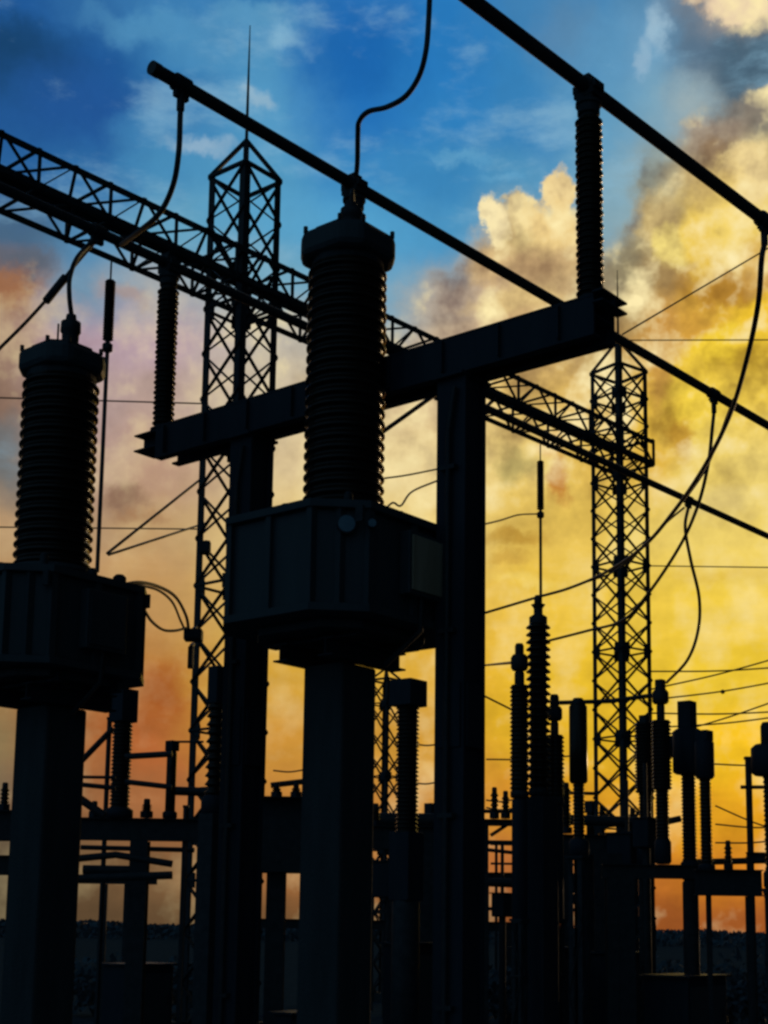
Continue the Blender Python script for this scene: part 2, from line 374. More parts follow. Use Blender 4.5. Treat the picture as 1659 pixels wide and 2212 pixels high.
# knee strap under the beam
# ------------------------------------------------------------------ post insulators on the gantry
HB = 7.0                                          # height of the busbars
def post(loc, h, rc, rs, n, name, label, cat, group, clamp=True):
    t = thing(name, label, cat, loc, group); l = Vector(loc)
    MB().lathe(l, [(rs * 1.15, 0), (rs * 1.15, .018), (rs * .75, .03), (rs * .75, .05)], 24, False).build('base_flange', GALV, t)
    MB().lathe(l, sheds(.05, h - .17, rc, rs, n, None, .25), 28).build('insulator_body', PORC, t)
    m = MB().lathe(l, [(rc * .8, h - .17), (rc * .8, h - .15), (rs * .82, h - .14), (rs * .82, h - .085), (rs * .95, h - .08), (rs * .95, h - .06)], 24, False)
    m.box(l + UP * (h - .045), rs * 1.3, rs * 1.3, .03, DU, DV)
    m.build('top_cap', GALV, t)
    return t
def on_line(a, d, x, y):                           # point of a horizontal line nearest to a picture ray
    r_ = atz(x, y, a.z); return a + d * (r_ - a).dot(d)
PH = HB - .05 - BT
pB = pr + DV * slide(pr, DV, 1275); pD = pr + DV * slide(pr, DV, 352); pA = (pB + pD) / 2
def vz(base, y):
    lo, hi = 0, 14
    for _ in range(50):
        mid = (lo + hi) / 2
        if proj(Vector((base.x, base.y, mid)))[1] > y: lo = mid
        else: hi = mid
    return lo
def hbus(p, a, b):
    z = 7.0
    for _ in range(5):
        x = proj(Vector((p.x, p.y, z)))[0]; z = vz(p, a[1] + (b[1] - a[1]) * (x - a[0]) / (b[0] - a[0]))
    return z
LA, LB, LD = ((335, 150), (1760, 978)), ((880, -105), (1790, 582)), ((-160, 332), (1760, 1204))
HA, HBB, HD = hbus(pA, *LA), hbus(pB, *LB), hbus(pD, *LD)
GP = 'post insulators standing on the gantry beam'
post(pB, HBB - .05 - BT, .070, .090, 27, 'post_insulator', 'ribbed brown post insulator on the nearest right end of the gantry beam, against the clouds', 'insulator', GP)
post(pA, HA - .05 - BT, .070, .090, 27, 'post_insulator', 'ribbed post insulator at the middle of the gantry beam, behind the tall transformer bushing', 'insulator', GP)
post(pD, HD - .05 - BT, .070, .090, 27, 'post_insulator', 'ribbed post insulator on the far left end of the gantry beam, below the lattice girder', 'insulator', GP)

# ------------------------------------------------------------------ busbars
def bus(HB, x0y0, x1y1, r, label, clamps, posts, cap=True):
    a = atz(*x0y0, HB); b = atz(*x1y1, HB)
    d = (b - a).normalized(); t = thing('busbar_tube', label, 'busbar', a, 'three parallel tubular busbars')
    MB().tube([a, b], r, 20).build('tube', ALU, t)
    if cap: MB().tube([a - d * .03, a + d * .03], r * 1.08, 20).build('end_cap', ALU, t)
    for c in posts:
        q = a + d * (c - a).dot(d); m = MB()
        m.tube([q - d * .06, q + d * .06], r * 1.35, 16); m.box(q - UP * .055, .12, .15, .05, d, UP.cross(d))
        for s_ in (-1, 1): m.box(q + UP.cross(d) * .075 * s_ - UP * .01, .1, .03, .05, d, UP.cross(d))
        m.box(q + UP * .06, .09, .07, .03, d, UP.cross(d))
        m.build('support_clamp', GALV, t)
    for (cx_, cy_, ln) in clamps:
        q = a + d * (atz(cx_, cy_, HB) - a).dot(d); m = MB()
        m.tube([q - d * .055, q + d * .055], r * 1.35, 16); m.box(q - UP * .06, .11, .035, .08, d, UP.cross(d))
        for s_ in (-1, 1): m.tube([q + d * .03 * s_ - UP * .06 + UP.cross(d) * .04, q + d * .03 * s_ - UP * .06 - UP.cross(d) * .04], .01, 6)
        m.tube([q - UP * .05, q - UP * ln], r * .62, 12)
        m.build('drop_clamp', GALV, t)
    return a, d
aA, dA = bus(HA, (335, 150), (1760, 978), .043, 'middle busbar tube with a free capped end high at the left of the sky', [(392, 183, .18), (1537, 852, .2)], [pA])
aB, dB = bus(HBB, (880, -105), (1790, 582), .046, 'nearest busbar tube crossing the upper right corner on the tall post', [(1645, 478, .2)], [pB], False)
aD, dD = bus(HD, (-160, 332), (1760, 1204), .041, 'lowest busbar tube running in front of the lattice girder to the right edge', [(1476, 1082, .1), (205, 503, .1)], [pD], False)

# ------------------------------------------------------------------ instrument transformers
def octa(R_, asp=1.0, ch=.42, X=DU, Yv=DV):
    pts = []
    a, b = R_, R_ * asp; c = ch * min(a, b)
    for x, y in ((a, -b + c), (a, b - c), (a - c, b), (-a + c, b), (-a, b - c), (-a, -b + c), (-a + c, -b), (a - c, -b)):
        v = X * x + Yv * y; pts.append((v.x, v.y))
    return pts
def transformer(xpx, Y, ytop, ycap0, yins1, ytank1, label, sup_label, ped_w, RT, rb, hr, dxp=0.0, gauge=True):
    """axis at picture column xpx (at the foot of the bushing), distance Y; heights from the picture"""
    base = at(xpx, yins1, Y); z_ins0 = base.z; base.z = 0
    def zat(y):                                    # height above ground on the vertical axis seen at picture row y
        lo, hi = 0, 12
        for _ in range(40):
            mid = (lo + hi) / 2; p = ROT.transposed() @ (base + UP * mid - EYE)
            yy = CY - F * p.y / -p.z
            if yy > y: lo = mid
            else: hi = mid
        return lo
    zt0 = zat(ytank1); z_top = zat(ytop); z_c0 = zat(ycap0); zt1 = z_ins0 - .10
    t = thing('instrument_transformer', label, 'transformer', base + UP * (zt0), 'instrument transformers on concrete pedestals')
    m = MB(); m.prism(base, octa(RT, .86), zt0 + .05, zt1 - .05)
    # stiffening ribs of the tank
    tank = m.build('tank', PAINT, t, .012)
    m = MB(); m.prism(base, octa(RT + .045, .87), zt1 - .049, zt1); m.prism(base, octa(RT + .04, .87), zt0 + .0, zt0 + .049)
    pol = octa(RT + .005, .87)
    for i in range(8):
        a = Vector((*pol[i], 0)); b = Vector((*pol[(i + 1) % 8], 0)); 
        for k in (.0, .5):
            q = a.lerp(b, k); m.bar(base + q + UP * (zt0 + .05), base + q + UP * (zt1 - .05), .045, .05, up=(DU.x, DU.y, 0))
    m.build('rim_and_ribs', PAINT, tank)
    MB().prism(base, octa(RT * .74, .9), zt0 - .06, zt0 - .001).build('tank_base', PAINT, t, .01)
    for (fx, fy, hh_, rr_) in ((.45, -.35, .10, .05), (-.45, .1, .09, .06), (.55, .15, .07, .04), (.1, -.42, .08, .035), (-.35, -.35, .12, .03)):
        q = base + DU * fx * RT / .7 + DV * fy * RT / .7
        MB().lathe(q, [(rr_ * 1.3, zt1), (rr_ * 1.3, zt1 + .012), (rr_, zt1 + .02), (rr_, zt1 + hh_), (rr_ * .6, zt1 + hh_ + .02)], 16, False).build('lid_fitting', GALV, t)
    # turret under the bushing
    m = MB(); m.lathe(base, [(.34, zt1), (.34, zt1 + .03), (.29, zt1 + .035), (.27, z_ins0 - .02), (.31, z_ins0 - .015), (.31, z_ins0 + .015)], 40, False)
    m.build('turret', PAINT, t)
    ri = rb - .028; n = max(12, round((z_c0 - z_ins0) / .078))
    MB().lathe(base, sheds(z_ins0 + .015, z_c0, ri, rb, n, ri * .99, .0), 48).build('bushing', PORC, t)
    hh = z_top - z_c0
    ho = MB().prism(base, octa(hr * .93, 1.0, .42), z_c0 + hh * .16, z_c0 + hh * .86).build('head', PAINT, t, .045)
    MB().lathe(base, [(rb * .9, z_c0), (rb * .9, z_c0 + hh * .17)], 32, False).build('neck', GALV, ho)
    MB().prism(base, octa(hr * .70, 1.0, .5), z_c0 + hh * .85, z_top).build('top_plate', GALV, ho, .01)
    for a_ in range(8):
        v_ = Vector(octa(hr * .93, 1.0, .42)[a_] + (0,)); MB().tube([base + v_ * .92 + UP * (z_c0 + hh * .80), base + v_ * .92 + UP * (z_c0 + hh * .97)], .016, 8).build('stud', GALV, ho)
    # terminal cabinet on the right-hand side of the tank
    cb = base - DV * (RT * .86 + .05) + DU * (RT * .06) + UP * (zt1 - .33)
    cab = MB().box(cb, .36, .09, .42, DU, DV).build('terminal_box', PAINT, t, .01)
    MB().box(cb - DV * .05, .31, .012, .36, DU, DV).build('cover_plate', PANEL if gauge else PAINT, cab)
    MB().tube([cb - UP * .21, cb - UP * .42, cb - UP * .62 + DV * .3], .018, 8).build('conduit', GALV, cab)
    # gauge and lifting lugs
    if gauge:
        ch_ = .42 * RT * .86; nv = -(DU + DV).normalized()
        for (k, dz, r_) in ((0, .16, .062), (.16, .15, .03)):
            q = base - DU * (RT - ch_ / 2) - DV * (RT * .86 - ch_ / 2) + (DU - DV).normalized() * (.04 + k) + UP * (zt1 - dz)
            gg = MB().tube([q, q + nv * .06], r_, 20).build('oil_gauge', GALV, t)
            MB().tube([q + nv * .061, q + nv * .066], r_ * .86, 20).build('dial', GLASS, gg)
    for s_ in (-1, 1):
        q = base + DU * (RT - .15) * s_ - DV * (RT * .86 + .02) + UP * (zt1 - .1); MB().box(q, .02, .06, .1, DU, DV).build('lifting_lug', GALV, t)
        q = base + DU * (.27) * s_ + UP * (zt1 + .07) - DV * .25; MB().tube([q - UP * .07, q + UP * .02], .02, 8).build('oil_valve', GALV, t)
    # pedestal: a thing of its own
    tb = base; base = base + Vector((dxp, 0, 0))
    s = thing('concrete_pedestal', sup_label, 'pedestal', base, 'concrete pedestals under the instrument transformers')
    MB().box(base + UP * ((zt0 - .22) / 2), ped_w, ped_w, zt0 - .22, DU, DV).build('shaft', CONC, s, .02)
    m = MB()
    for s_ in (-1, 1):
        m.ibeam(base + DU * .26 * s_ - DV * .40 + UP * (zt0 - .05), base + DU * .26 * s_ + DV * .40 + UP * (zt0 - .05), .1, .09)
    for s_ in (-1, 1):
        m.ibeam(base + DV * .2 * s_ - DU * .38 + UP * (zt0 - .155), base + DV * .2 * s_ + DU * .38 + UP * (zt0 - .155), .12, .12)
    m.build('bearing_beams', STEEL, s)
    m = MB()
    m.box(base + UP * .06, ped_w + .5, ped_w + .5, .12, DU, DV); m.build('footing', CONC, s)
    return t, tb, zt0, zt1, z_ins0, z_c0, z_top, zat
T1 = transformer(741, 9.62, 505, 584, 1120, 1372, 'large transformer with a ribbed bushing on its octagonal tank, in front of the gantry beam', 'square concrete pedestal carrying the large transformer in the middle', .35, .70, .280, .318)
T2 = transformer(112, 10.35, 757, 826, 1238, 1466, 'second large transformer with a thick ribbed bushing, cut by the left edge of the photo', 'square concrete pedestal of the transformer at the left edge', .36, .60, .285, .302, dxp=.05, gauge=False)
# terminals on the heads
def terminal(T, dx, h1, r1, pin=True):
    t, base, zt0, zt1, zi, zc, ztop, zat = T
    m = MB().lathe(base + dx, [(r1 * 1.5, ztop), (r1 * 1.5, ztop + .02), (r1, ztop + .03), (r1 * 1.05, ztop + h1 * .5), (r1 * 1.25, ztop + h1 * .55), (r1 * 1.2, ztop + h1 * .8), (r1 * .7, ztop + h1 * .85), (r1 * .6, ztop + h1)], 20)
    return m.build('terminal', GALV, t), base + dx + UP * (ztop + h1)
_, tA = terminal(T1, DU * .03, .24, .066)
_, tL = terminal(T2, DU * .06, .30, .062)
q = T2[1] - DU * .13 - DV * .1 + UP * T2[6]; MB().tube([q, q + UP * .14], .008, 6).build('vent_pin', GALV, T2[0])

# ------------------------------------------------------------------ lattice towers and girder
def lattice(m, P, Q, n, w, style='X', ring=3):
    """bracing between two parallel chords given as functions of t in 0..1"""
    for i in range(n):
        a, b = i / n, (i + 1) / n
        if style == 'X': m.bar(P(a), Q(b), w, w * .4); m.bar(Q(a), P(b), w, w * .4)
        elif style == 'Z': m.bar(P(a) if i % 2 else Q(a), Q(b) if i % 2 else P(b), w, w * .4)
        if ring and i % ring == 0:
            m.bar(P(a), Q(a), w, w * .6)
            if style == 'X':
                e = (Q(a) - P(a)).normalized(); u_ = (P(b) - P(a)).normalized()
                for o_, sg in ((P(a), 1), (Q(a), -1)): m.box(o_ + e * sg * w * 2.2, w * 3.4, w * 4.0, .012, e, u_)
    m.bar(P(1), Q(1), w, w)
def tower(base, H, s, peak, rod, lw, bwid, n, label, group, pole_r, turn=0.0):
    DU, DV = (Matrix.Rotation(R(turn), 3, 'Z') @ v for v in (globals()['DU'], globals()['DV']))
    t = thing('lattice_tower', label, 'tower', base, group)
    cs = [(-1, -1), (1, -1), (1, 1), (-1, 1)]
    cor = [base + DU * s / 2 * i + DV * s / 2 * j for i, j in cs]
    for (i, j), c in zip(cs, cor):
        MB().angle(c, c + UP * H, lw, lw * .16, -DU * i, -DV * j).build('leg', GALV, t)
    for k in range(4):
        a, b = cor[k], cor[(k + 1) % 4]; nrm = ((a + b) / 2 - base).normalized() * .006
        m = MB(); lattice(m, lambda f, a=a, nrm=nrm: a + UP * (H * f) + nrm, lambda f, b=b, nrm=nrm: b + UP * (H * f) + nrm, n, bwid, 'X', 3)
        m.build('bracing', GALV, t)
    m = MB()
    for c in cor: m.bar(c + UP * H, base + UP * (H + peak), bwid * 1.3, bwid)
    m.build('peak', GALV, t)
    MB().tube([base + UP * .1, base + UP * (H + peak)], pole_r, 12).build('mast_pole', GALV, t)
    MB().tube([base + UP * (H + peak), base + UP * (H + peak + rod * .5), base + UP * (H + peak + rod)], [.03, .02, .008], 8).build('lightning_rod', GALV, t)
    m = MB()
    for c in cor: m.box(c + UP * .1, .3, .3, .2, DU, DV)
    m.build('footing', CONC, t)
    return t
Y1T = 23.0
for _ in range(30):                               # distance at which the girder's two picture heights agree
    Y1T *= (at(1336, 948, 31.6).z - 1.7) / (at(530, 573, Y1T).z - 1.7)
def tower_px(x, ysh, Y, **k):
    b = at(x, ysh, Y); return Vector((b.x, b.y, 0)), b.z
b1, h1 = tower_px(530, 388, Y1T); b2, h2 = tower_px(1336, 806, 31.6)
tower(b1, h1, .86, .72, 2.15, .13, .058, 18, 'tall lattice tower with a lightning rod left of the big bushing', 'lattice towers carrying the girder', .05)
tower(b2, h2, .90, .80, 1.7, .11, .058, 22, 'lattice tower at the right, against the yellow sky, at the end of the girder', 'lattice towers carrying the girder', .085, -14.0)
gd = (b2 - b1); gd.z = 0; gl = gd.length; gd.normalize(); gn = UP.cross(gd)      # gn points to the left/far side
# girder
gt = at(530, 573, Y1T).z
G0 = b1 - gd * 9.5 + UP * 0; G1 = b2 + gd * .55
ge = thing('lattice_girder', 'long lattice box girder sloping across the sky between the towers', 'girder', G0 + UP * 11.4)
Hg, Wg = .60, 1.10; Lg = (G1 - G0).length
z1 = at(1336, 948, 31.6).z; gt = (gt + z1) / 2
def chord(sy, sz): return lambda f: G0 + gd * Lg * f + gn * Wg / 2 * sy + UP * (gt - (Hg if sz < 0 else 0))
for sy in (-1, 1):
    for sz in (-1, 1):
        c = chord(sy, sz); MB().angle(c(0), c(1), .105, .016, gn * -sy, UP * -sz).build('chord', GALV, ge)
ng = 34
for (a, b, st) in ((chord(-1, 1), chord(-1, -1), 'Z'), (chord(1, 1), chord(1, -1), 'Z'), (chord(-1, 1), chord(1, 1), 'Z'), (chord(-1, -1), chord(1, -1), 'Z')):
    m = MB(); lattice(m, a, b, ng, .052, st, 2); m.build('bracing', GALV, ge)

# small things fixed to the first tower
def small_box(x, y, Y, w, h, d, name, label, cat, mt=STEEL):
    c = at(x, y, Y); t = thing(name, label, cat, c)
    MB().box(c, w, d, h).build('housing', mt, t, .008); MB().box(c - Vector((0, d / 2 + .01, 0)), w * .8, .02, h * .75).build('front_cover', mt, t)
    MB().bar(c + UP * h / 2, c + UP * (h / 2 + .05) + Vector((0, .15, 0)), .03).build('bracket', GALV, t)
    return t
small_box(443, 1183, 22.3, .17, .2, .16, 'junction_box', 'small dark box fixed on the left tower above the cable loops', 'box')
small_box(418, 1372, 12.6, .16, .1, .14, 'cable_bracket', 'dark bracket beside the left tower where the cable loops end', 'bracket')
small_box(412, 1420, 12.7, .05, .2, .05, 'cable_gland', 'narrow dark gland hanging below the cable bracket', 'fitting')

# ------------------------------------------------------------------ hanging insulators below the girder
def dropper(x, y0, ya, yb, yend, Y, label, yclamp):
    top = at(x, y0, Y); t = thing('suspension_insulator', label, 'insulator', top, 'rod insulators hanging from the lattice girder')
    P = lambda y, xx=None: Vector((top.x, top.y, at(x, y, Y).z))
    MB().tube([P(y0), P(ya)], .014, 8).build('hanger', GALV, t)
    l = P(yb); h = P(ya).z - l.z
    MB().lathe(l, sheds(0, h, .058, .078, 22), 16).build('insulator_body', PORC, t)
    MB().lathe(P(yclamp + 10), [(.03, 0), (.075, .03), (.075, .12), (.03, .16)], 12).build('clamp', GALV, t)
    MB().tube([l, P(yend)], .03, 8).build('down_lead', ALU, t)
    return t, P
DR1, PD1 = dropper(241, 560, 606, 735, 1236, 19.6, 'thin rod insulator hanging under the girder left of the left tower', 752)
DR2, PD2 = dropper(1167, 960, 996, 1100, 1288, 28.9, 'thin rod insulator hanging under the girder at the right of the gantry column', 1110)

# ------------------------------------------------------------------ cables
def cable(pts, r, label, name='jumper_cable', cat='cable', group=None, mt=ALU, k=10):
    """pts: picture column, row, distance"""
    P = [p if isinstance(p, Vector) else at(*p) for p in pts]
    m = MB().tube(spline(P, k), r, 8); o = m.build(name, mt)
    return tag(o, label, cat, group)
def onbus(a, d, x, y, dz=0): return a + d * (atz(x, y, a.z) - a).dot(d) - UP * dz
qA = onbus(aA, dA, 392, 183, .16); YA = qA.y
cable([qA, (389, 260, YA), (386, 330, YA), (374, 400, YA + .1), (345, 460, YA + .3), (300, 500, YA + .8), (262, 528, YA + 1.4)], .019, 'thick jumper curving down from the free end of the middle busbar')
qB = pA + UP * HA - UP * pA.z
YB = qB.y
cable([onbus(aA, dA, 767, 402, -.04), (772, 350, YB - .1), (773, 290, YB - .3), (776, 262, YB - .4), (796, 241, YB - .55), (836, 231, YB - .7), (876, 208, YB - .9), (905, 165, YB - 1.0), (920, 110, YB - 1.1), (926, 40, YB - 1.1), (930, -60, YB - 1.1)], .019, 'S-shaped jumper rising from the middle busbar out of the top of the photo')
cable([tA, tA + UP * .1, qB - UP * .2], .016, 'short lead from the big bushing up to the middle busbar')
cable([tL, (150, 640, T2[1].y), (151, 600, T2[1].y + .1), (165, 560, T2[1].y + .3), (190, 530, T2[1].y + .6), onbus(aD, dD, 210, 506, 0)], .019, 'jumper from the left transformer bushing up to the lowest busbar')
cable([(-60, 812, 11.4), (0, 752, 11.5), (60, 692, 11.6), (120, 625, 11.7), (160, 575, 11.75), onbus(aD, dD, 205, 505, .05)], .015, 'slack cable leaving the lowest busbar down past the left edge')
c = spline([at(100, 650, 11.65), at(120, 625, 11.7), at(142, 598, 11.72)], 4); tag(MB().tube(c, .036, 10).build('cable_connector', GALV), 'thick sleeve connector on the slack cable at the left', 'connector')
qb = onbus(aB, dB, 1645, 478, .19); y0 = qb.y
cable([qb, (1645, 560, y0), (1637, 660, y0 + .3), (1612, 780, y0 + 1), (1575, 900, y0 + 2), (1520, 1010, y0 + 3.4), (1455, 1105, y0 + 5), (1390, 1180, y0 + 6.5), (1310, 1235, y0 + 8.4), (1230, 1270, y0 + 10), (1160, 1290, 21.6), (1100, 1308, 22.5), (1040, 1326, 23), (980, 1345, 23.5)], .022, 'long jumper falling from the nearest busbar and sweeping left past the right tower')
qa = onbus(aA, dA, 1537, 852, .19); y0 = qa.y
cable([qa, (1538, 930, y0), (1530, 1000, y0 + .2), (1508, 1090, y0 + .5), (1468, 1180, y0 + 1.2), (1400, 1282, y0 + 2.5), (1345, 1340, y0 + 3.5), (1270, 1362, y0 + 4.6), (1180, 1385, y0 + 5.5)], .019, 'jumper hanging from the middle busbar at the right and curving left')
qd = onbus(aD, dD, 1476, 1082, .09); y0 = qd.y
cable([qd, (1480, 1140, y0), (1492, 1210, y0 + .2), (1510, 1290, y0 + .4), (1508, 1360, y0 + .6), (1485, 1425, y0 + .8), (1440, 1474, 20.9)], .021, 'jumper bowing down from the lowest busbar to the breaker terminal')
cable([(1480, 1078, y0 + .05), (1520, 1020, y0 - .1), (1548, 960, y0 - .3), (1570, 900, y0 - .6), (1585, 862, onbus(aA, dA, 1585, 880).y)], .016, 'short link between the lowest and the middle busbars at the right')
cable([(1478, 1096, y0 + .1), (1440, 1128, y0 + .3), (1400, 1168, y0 + .8), (1330, 1232, y0 + 1.9), (1270, 1256, y0 + 2.9)], .014, 'thin jumper running down left from the lowest busbar behind the right tower')
T2e = (212, 1250, 10.4)
cable([(196, 1262, 10.1), (215, 1275, 10.1), (245, 1268, 10.2), (300, 1258, 10.6), (345, 1268, 11.4), (380, 1290, 12), (402, 1330, 12.4), (408, 1362, 12.6)], .014, 'outer cable loop from the left tank to the bracket on the tower', group='cable loops beside the left tank', mt=RUBBER)
cable([(290, 1262, 10.6), (340, 1274, 11.4), (372, 1300, 12), (390, 1340, 12.4), (402, 1366, 12.6)], .011, 'inner cable loop from the left tank to the bracket on the tower', group='cable loops beside the left tank', mt=RUBBER)
cable([(312, 1318, 10.6), (328, 1342, 11), (352, 1360, 11.6), (378, 1362, 12), (404, 1356, 12.5)], .012, 'lower sagging cable loop from the left tank to the bracket', group='cable loops beside the left tank', mt=RUBBER)
cable([(822, 936, 12.2), (870, 902, 12.3), (940, 852, 12.5)], .02, 'short thick strap rising from behind the bushing to the gantry column')
cable([(826, 1106, 13), (848, 1086, 13.1), (866, 1092, 13.2), (890, 1062, 13.5), (945, 1038, 14)], .010, 'thin curled lead right of the big bushing foot')
cable([(830, 1033, 14), (880, 1026, 14.2), (950, 1012, 14.6)], .009, 'thin lead just above the curled lead, right of the bushing')
cable([(1160, 1110, 28.8), (1120, 1112, 27), (1080, 1124, 25), (1030, 1136, 23.5)], .016, 'thin lead drooping left from the right hanging insulator')
for i, (p, q, r_, lb) in enumerate([
    ((232, 1195, 19.6), (440, 1030, 24), .022, 'taut wire rising from the left dropper towards the tower, the steeper of two'),
    ((235, 1198, 19.6), (450, 1128, 25), .02, 'taut wire rising from the left dropper towards the tower, the flatter of two'),
    ((-40, 858, 60), (450, 872, 60), .035, 'level overhead wire crossing behind the left bushing, the upper one'),
    ((-40, 1138, 60), (450, 1143, 60), .03, 'level overhead wire crossing behind the left bushing, the lower one'),
    ((1345, 722, 31.6), (1700, 512, 40), .022, 'thin guy wire rising right from the tip of the right tower'),
    ((1300, 735, 60), (1700, 734, 60), .028, 'level overhead wire at the height of the right tower tip'),
    ((1040, 1500, 40), (1110, 1535, 42), .03, 'short wire between the gantry column and the ribbed posts'),
    ((1045, 1437, 30), (1118, 1430, 17), .02, 'stout lead from the gantry column to the leftmost ribbed post'),
    ((1400, 1222, 70), (1700, 1226, 70), .03, 'level overhead wire right of the tower, below the busbars')]):
    cable([p, q], r_, lb, 'overhead_wire', 'wire')
farw = [(1400, 1490, 1700, 1415), (1420, 1510, 1700, 1468), (1400, 1540, 1700, 1536), (1440, 1570, 1700, 1545), (1430, 1590, 1700, 1505), (1400, 1450, 1700, 1440), (1050, 1640, 1240, 1632), (1540, 1650, 1700, 1648), (1545, 1780, 1700, 1786), (1545, 1740, 1700, 1800), (890, 1605, 950, 1607), (890, 1690, 950, 1688), (590, 1664, 660, 1662), (1545, 1820, 1700, 1812), (1050, 1728, 1110, 1727), (1050, 1744, 1110, 1746)]
for (xa, ya, xb, yb) in farw:
    cable([(xa, ya, 75), ((xa + xb) / 2, (ya + yb) / 2 + 4, 75), (xb, yb, 75)], .042, 'faint distant wire low in the yellow sky, one of the bundle of far lines', 'overhead_wire', 'wire', 'distant overhead wires low over the yard')
ball = at(1561, 1494, 75); tag(MB().lathe(ball - UP * .12, [(.02, 0), (.1, .05), (.13, .12), (.1, .19), (.02, .24)], 12).build('marker_ball', STEEL), 'tiny round marker ball on a distant wire', 'marker')

# ------------------------------------------------------------------ equipment of the next bays
def zaxis(base, y):
    lo, hi = -1, 14
    for _ in range(40):
        mid = (lo + hi) / 2; p = ROT.transposed() @ (Vector((base.x, base.y, mid)) - EYE)
        if CY - F * p.y / -p.z > y: lo = mid
        else: hi = mid
    return lo
def column_device(name, label, cat, x, yref, Y, segs, legs, group=None, top_r=None):
    """segs: (kind, part name, y_low, y_high, half width in picture units, material)"""
    b = at(x, yref, Y); base = Vector((b.x, b.y, 0)); t = thing(name, label, cat, base, group)
    for (kind, pn, ya, yb, hw, mt) in segs:
        z0, z1 = max(.0, zaxis(base, ya)), zaxis(base, yb); r_ = px(hw, Y)
        if kind == 'shed':
            n = max(4, round((z1 - z0) / (.085 if r_ > .09 else .062))); MB().lathe(base, sheds(z0, z1, r_ * .68, r_, n), 24).build(pn, mt, t)
        elif kind == 'fine':
            n = max(6, round((z1 - z0) / .05)); MB().lathe(base, sheds(z0, z1, r_ * .84, r_, n), 24).build(pn, mt, t)
        elif kind == 'cyl':
            h = z1 - z0; MB().lathe(base, [(r_ * .8, z0), (r_, z0 + min(.03, h * .15)), (r_, z1 - min(.04, h * .2)), (r_ * .75, z1)], 20).build(pn, mt, t)
        elif kind == 'flange':
            h = z1 - z0; MB().lathe(base, [(r_, z0), (r_, z0 + h * .35), (r_ * .5, z0 + h * .5), (r_ * .5, z0 + h * .8), (r_ * .8, z1)], 20).build(pn, mt, t)
        elif kind == 'box':
            MB().box(base + UP * (z0 + z1) / 2, r_ * 1.5, r_ * 1.5, z1 - z0, DU, DV).build(pn, mt, t, .008)
    if legs:
        ytop, hw = legs; z1 = zaxis(base, ytop); r_ = px(hw, Y)
        m = MB(); cs = [(-1, -1), (1, -1), (1, 1), (-1, 1)]
        cor = [base + (DU * i + DV * j) * r_ * .7 for i, j in cs]
        for (i, j), c in zip(cs, cor): MB().angle(c, c + UP * (z1 - .02), min(.07, r_ * .5), .01, DU * -i, DV * -j).build('leg', GALV, t)
        for k in range(4): lattice(m, lambda f, a=cor[k]: a + UP * (z1 - .03) * f, lambda f, b=cor[(k + 1) % 4]: b + UP * (z1 - .03) * f, max(3, int(z1 / .7)), .03, 'Z', 2)
        m.build('bracing', GALV, t)
        MB().box(base + UP * (z1 - .01), r_ * 1.9, r_ * 1.9, .03, DU, DV).build('top_plate', GALV, t)
    return t, base
SH = 'ribbed insulator posts of the switchgear at the right'
column_device('ribbed_post_insulator', 'tallest ribbed post of the switchgear, with a mushroom cap, right of the gantry column', 'insulator', 1163, 1500, 16.5,
   [('cyl', 'terminal', 1308, 1286, 9, GALV), ('flange', 'corona_cap', 1348, 1306, 20, GALV), ('shed', 'insulator_body', 1700, 1346, 27, PORC), ('cyl', 'base_casting', 1720, 1700, 22, GALV), ('box', 'mechanism_cabinet', 2260, 1722, 40, STEEL)], None, SH)
column_device('ribbed_post_insulator', 'shorter finely ribbed post just left of the tallest ribbed post', 'insulator', 1122, 1500, 16.2,
   [('cyl', 'terminal', 1418, 1390, 10, GALV), ('cyl', 'corona_cap', 1448, 1414, 19, GALV), ('cyl', 'neck', 1482, 1448, 11, GALV), ('fine', 'insulator_body', 1706, 1480, 21, PORC), ('cyl', 'base_casting', 1724, 1706, 20, GALV), ('cyl', 'operating_tube', 1990, 1724, 17, STEEL)], (1985, 17), SH)
column_device('ribbed_post_insulator', 'low finely ribbed post just right of the tallest ribbed post', 'insulator', 1198, 1600, 16.8,
   [('cyl', 'terminal', 1530, 1500, 10, GALV), ('cyl', 'corona_cap', 1556, 1526, 17, GALV), ('cyl', 'neck', 1590, 1556, 9, GALV), ('fine', 'insulator_body', 1720, 1588, 21, PORC), ('cyl', 'base_casting', 1740, 1720, 20, GALV), ('cyl', 'operating_tube', 1990, 1738, 18, STEEL)], (1985, 20), SH)
column_device('circuit_breaker_pole', 'smooth barrel-shaped breaker pole between the ribbed posts and the right tower', 'breaker', 1249, 1600, 19,
   [('cyl', 'terminal', 1530, 1508, 13, GALV), ('cyl', 'interrupter', 1692, 1520, 20, PORC), ('fine', 'support_insulator', 1815, 1692, 13, PORC), ('cyl', 'base_casting', 1850, 1812, 22, STEEL)], (1850, 24))
EB = 'stepped apparatus poles right of the right tower'
column_device('apparatus_pole', 'stepped apparatus pole with a tall terminal where the bowed jumper ends', 'switchgear', 1428, 1600, 19.6,
   [('box', 'terminal', 1492, 1468, 12, GALV), ('cyl', 'corona_cap', 1520, 1490, 18, GALV), ('cyl', 'neck', 1560, 1518, 9, GALV), ('fine', 'upper_insulator', 1705, 1556, 22, PORC), ('fine', 'lower_insulator', 1815, 1705, 15, PORC), ('cyl', 'base_casting', 1866, 1812, 18, STEEL)], None, EB)
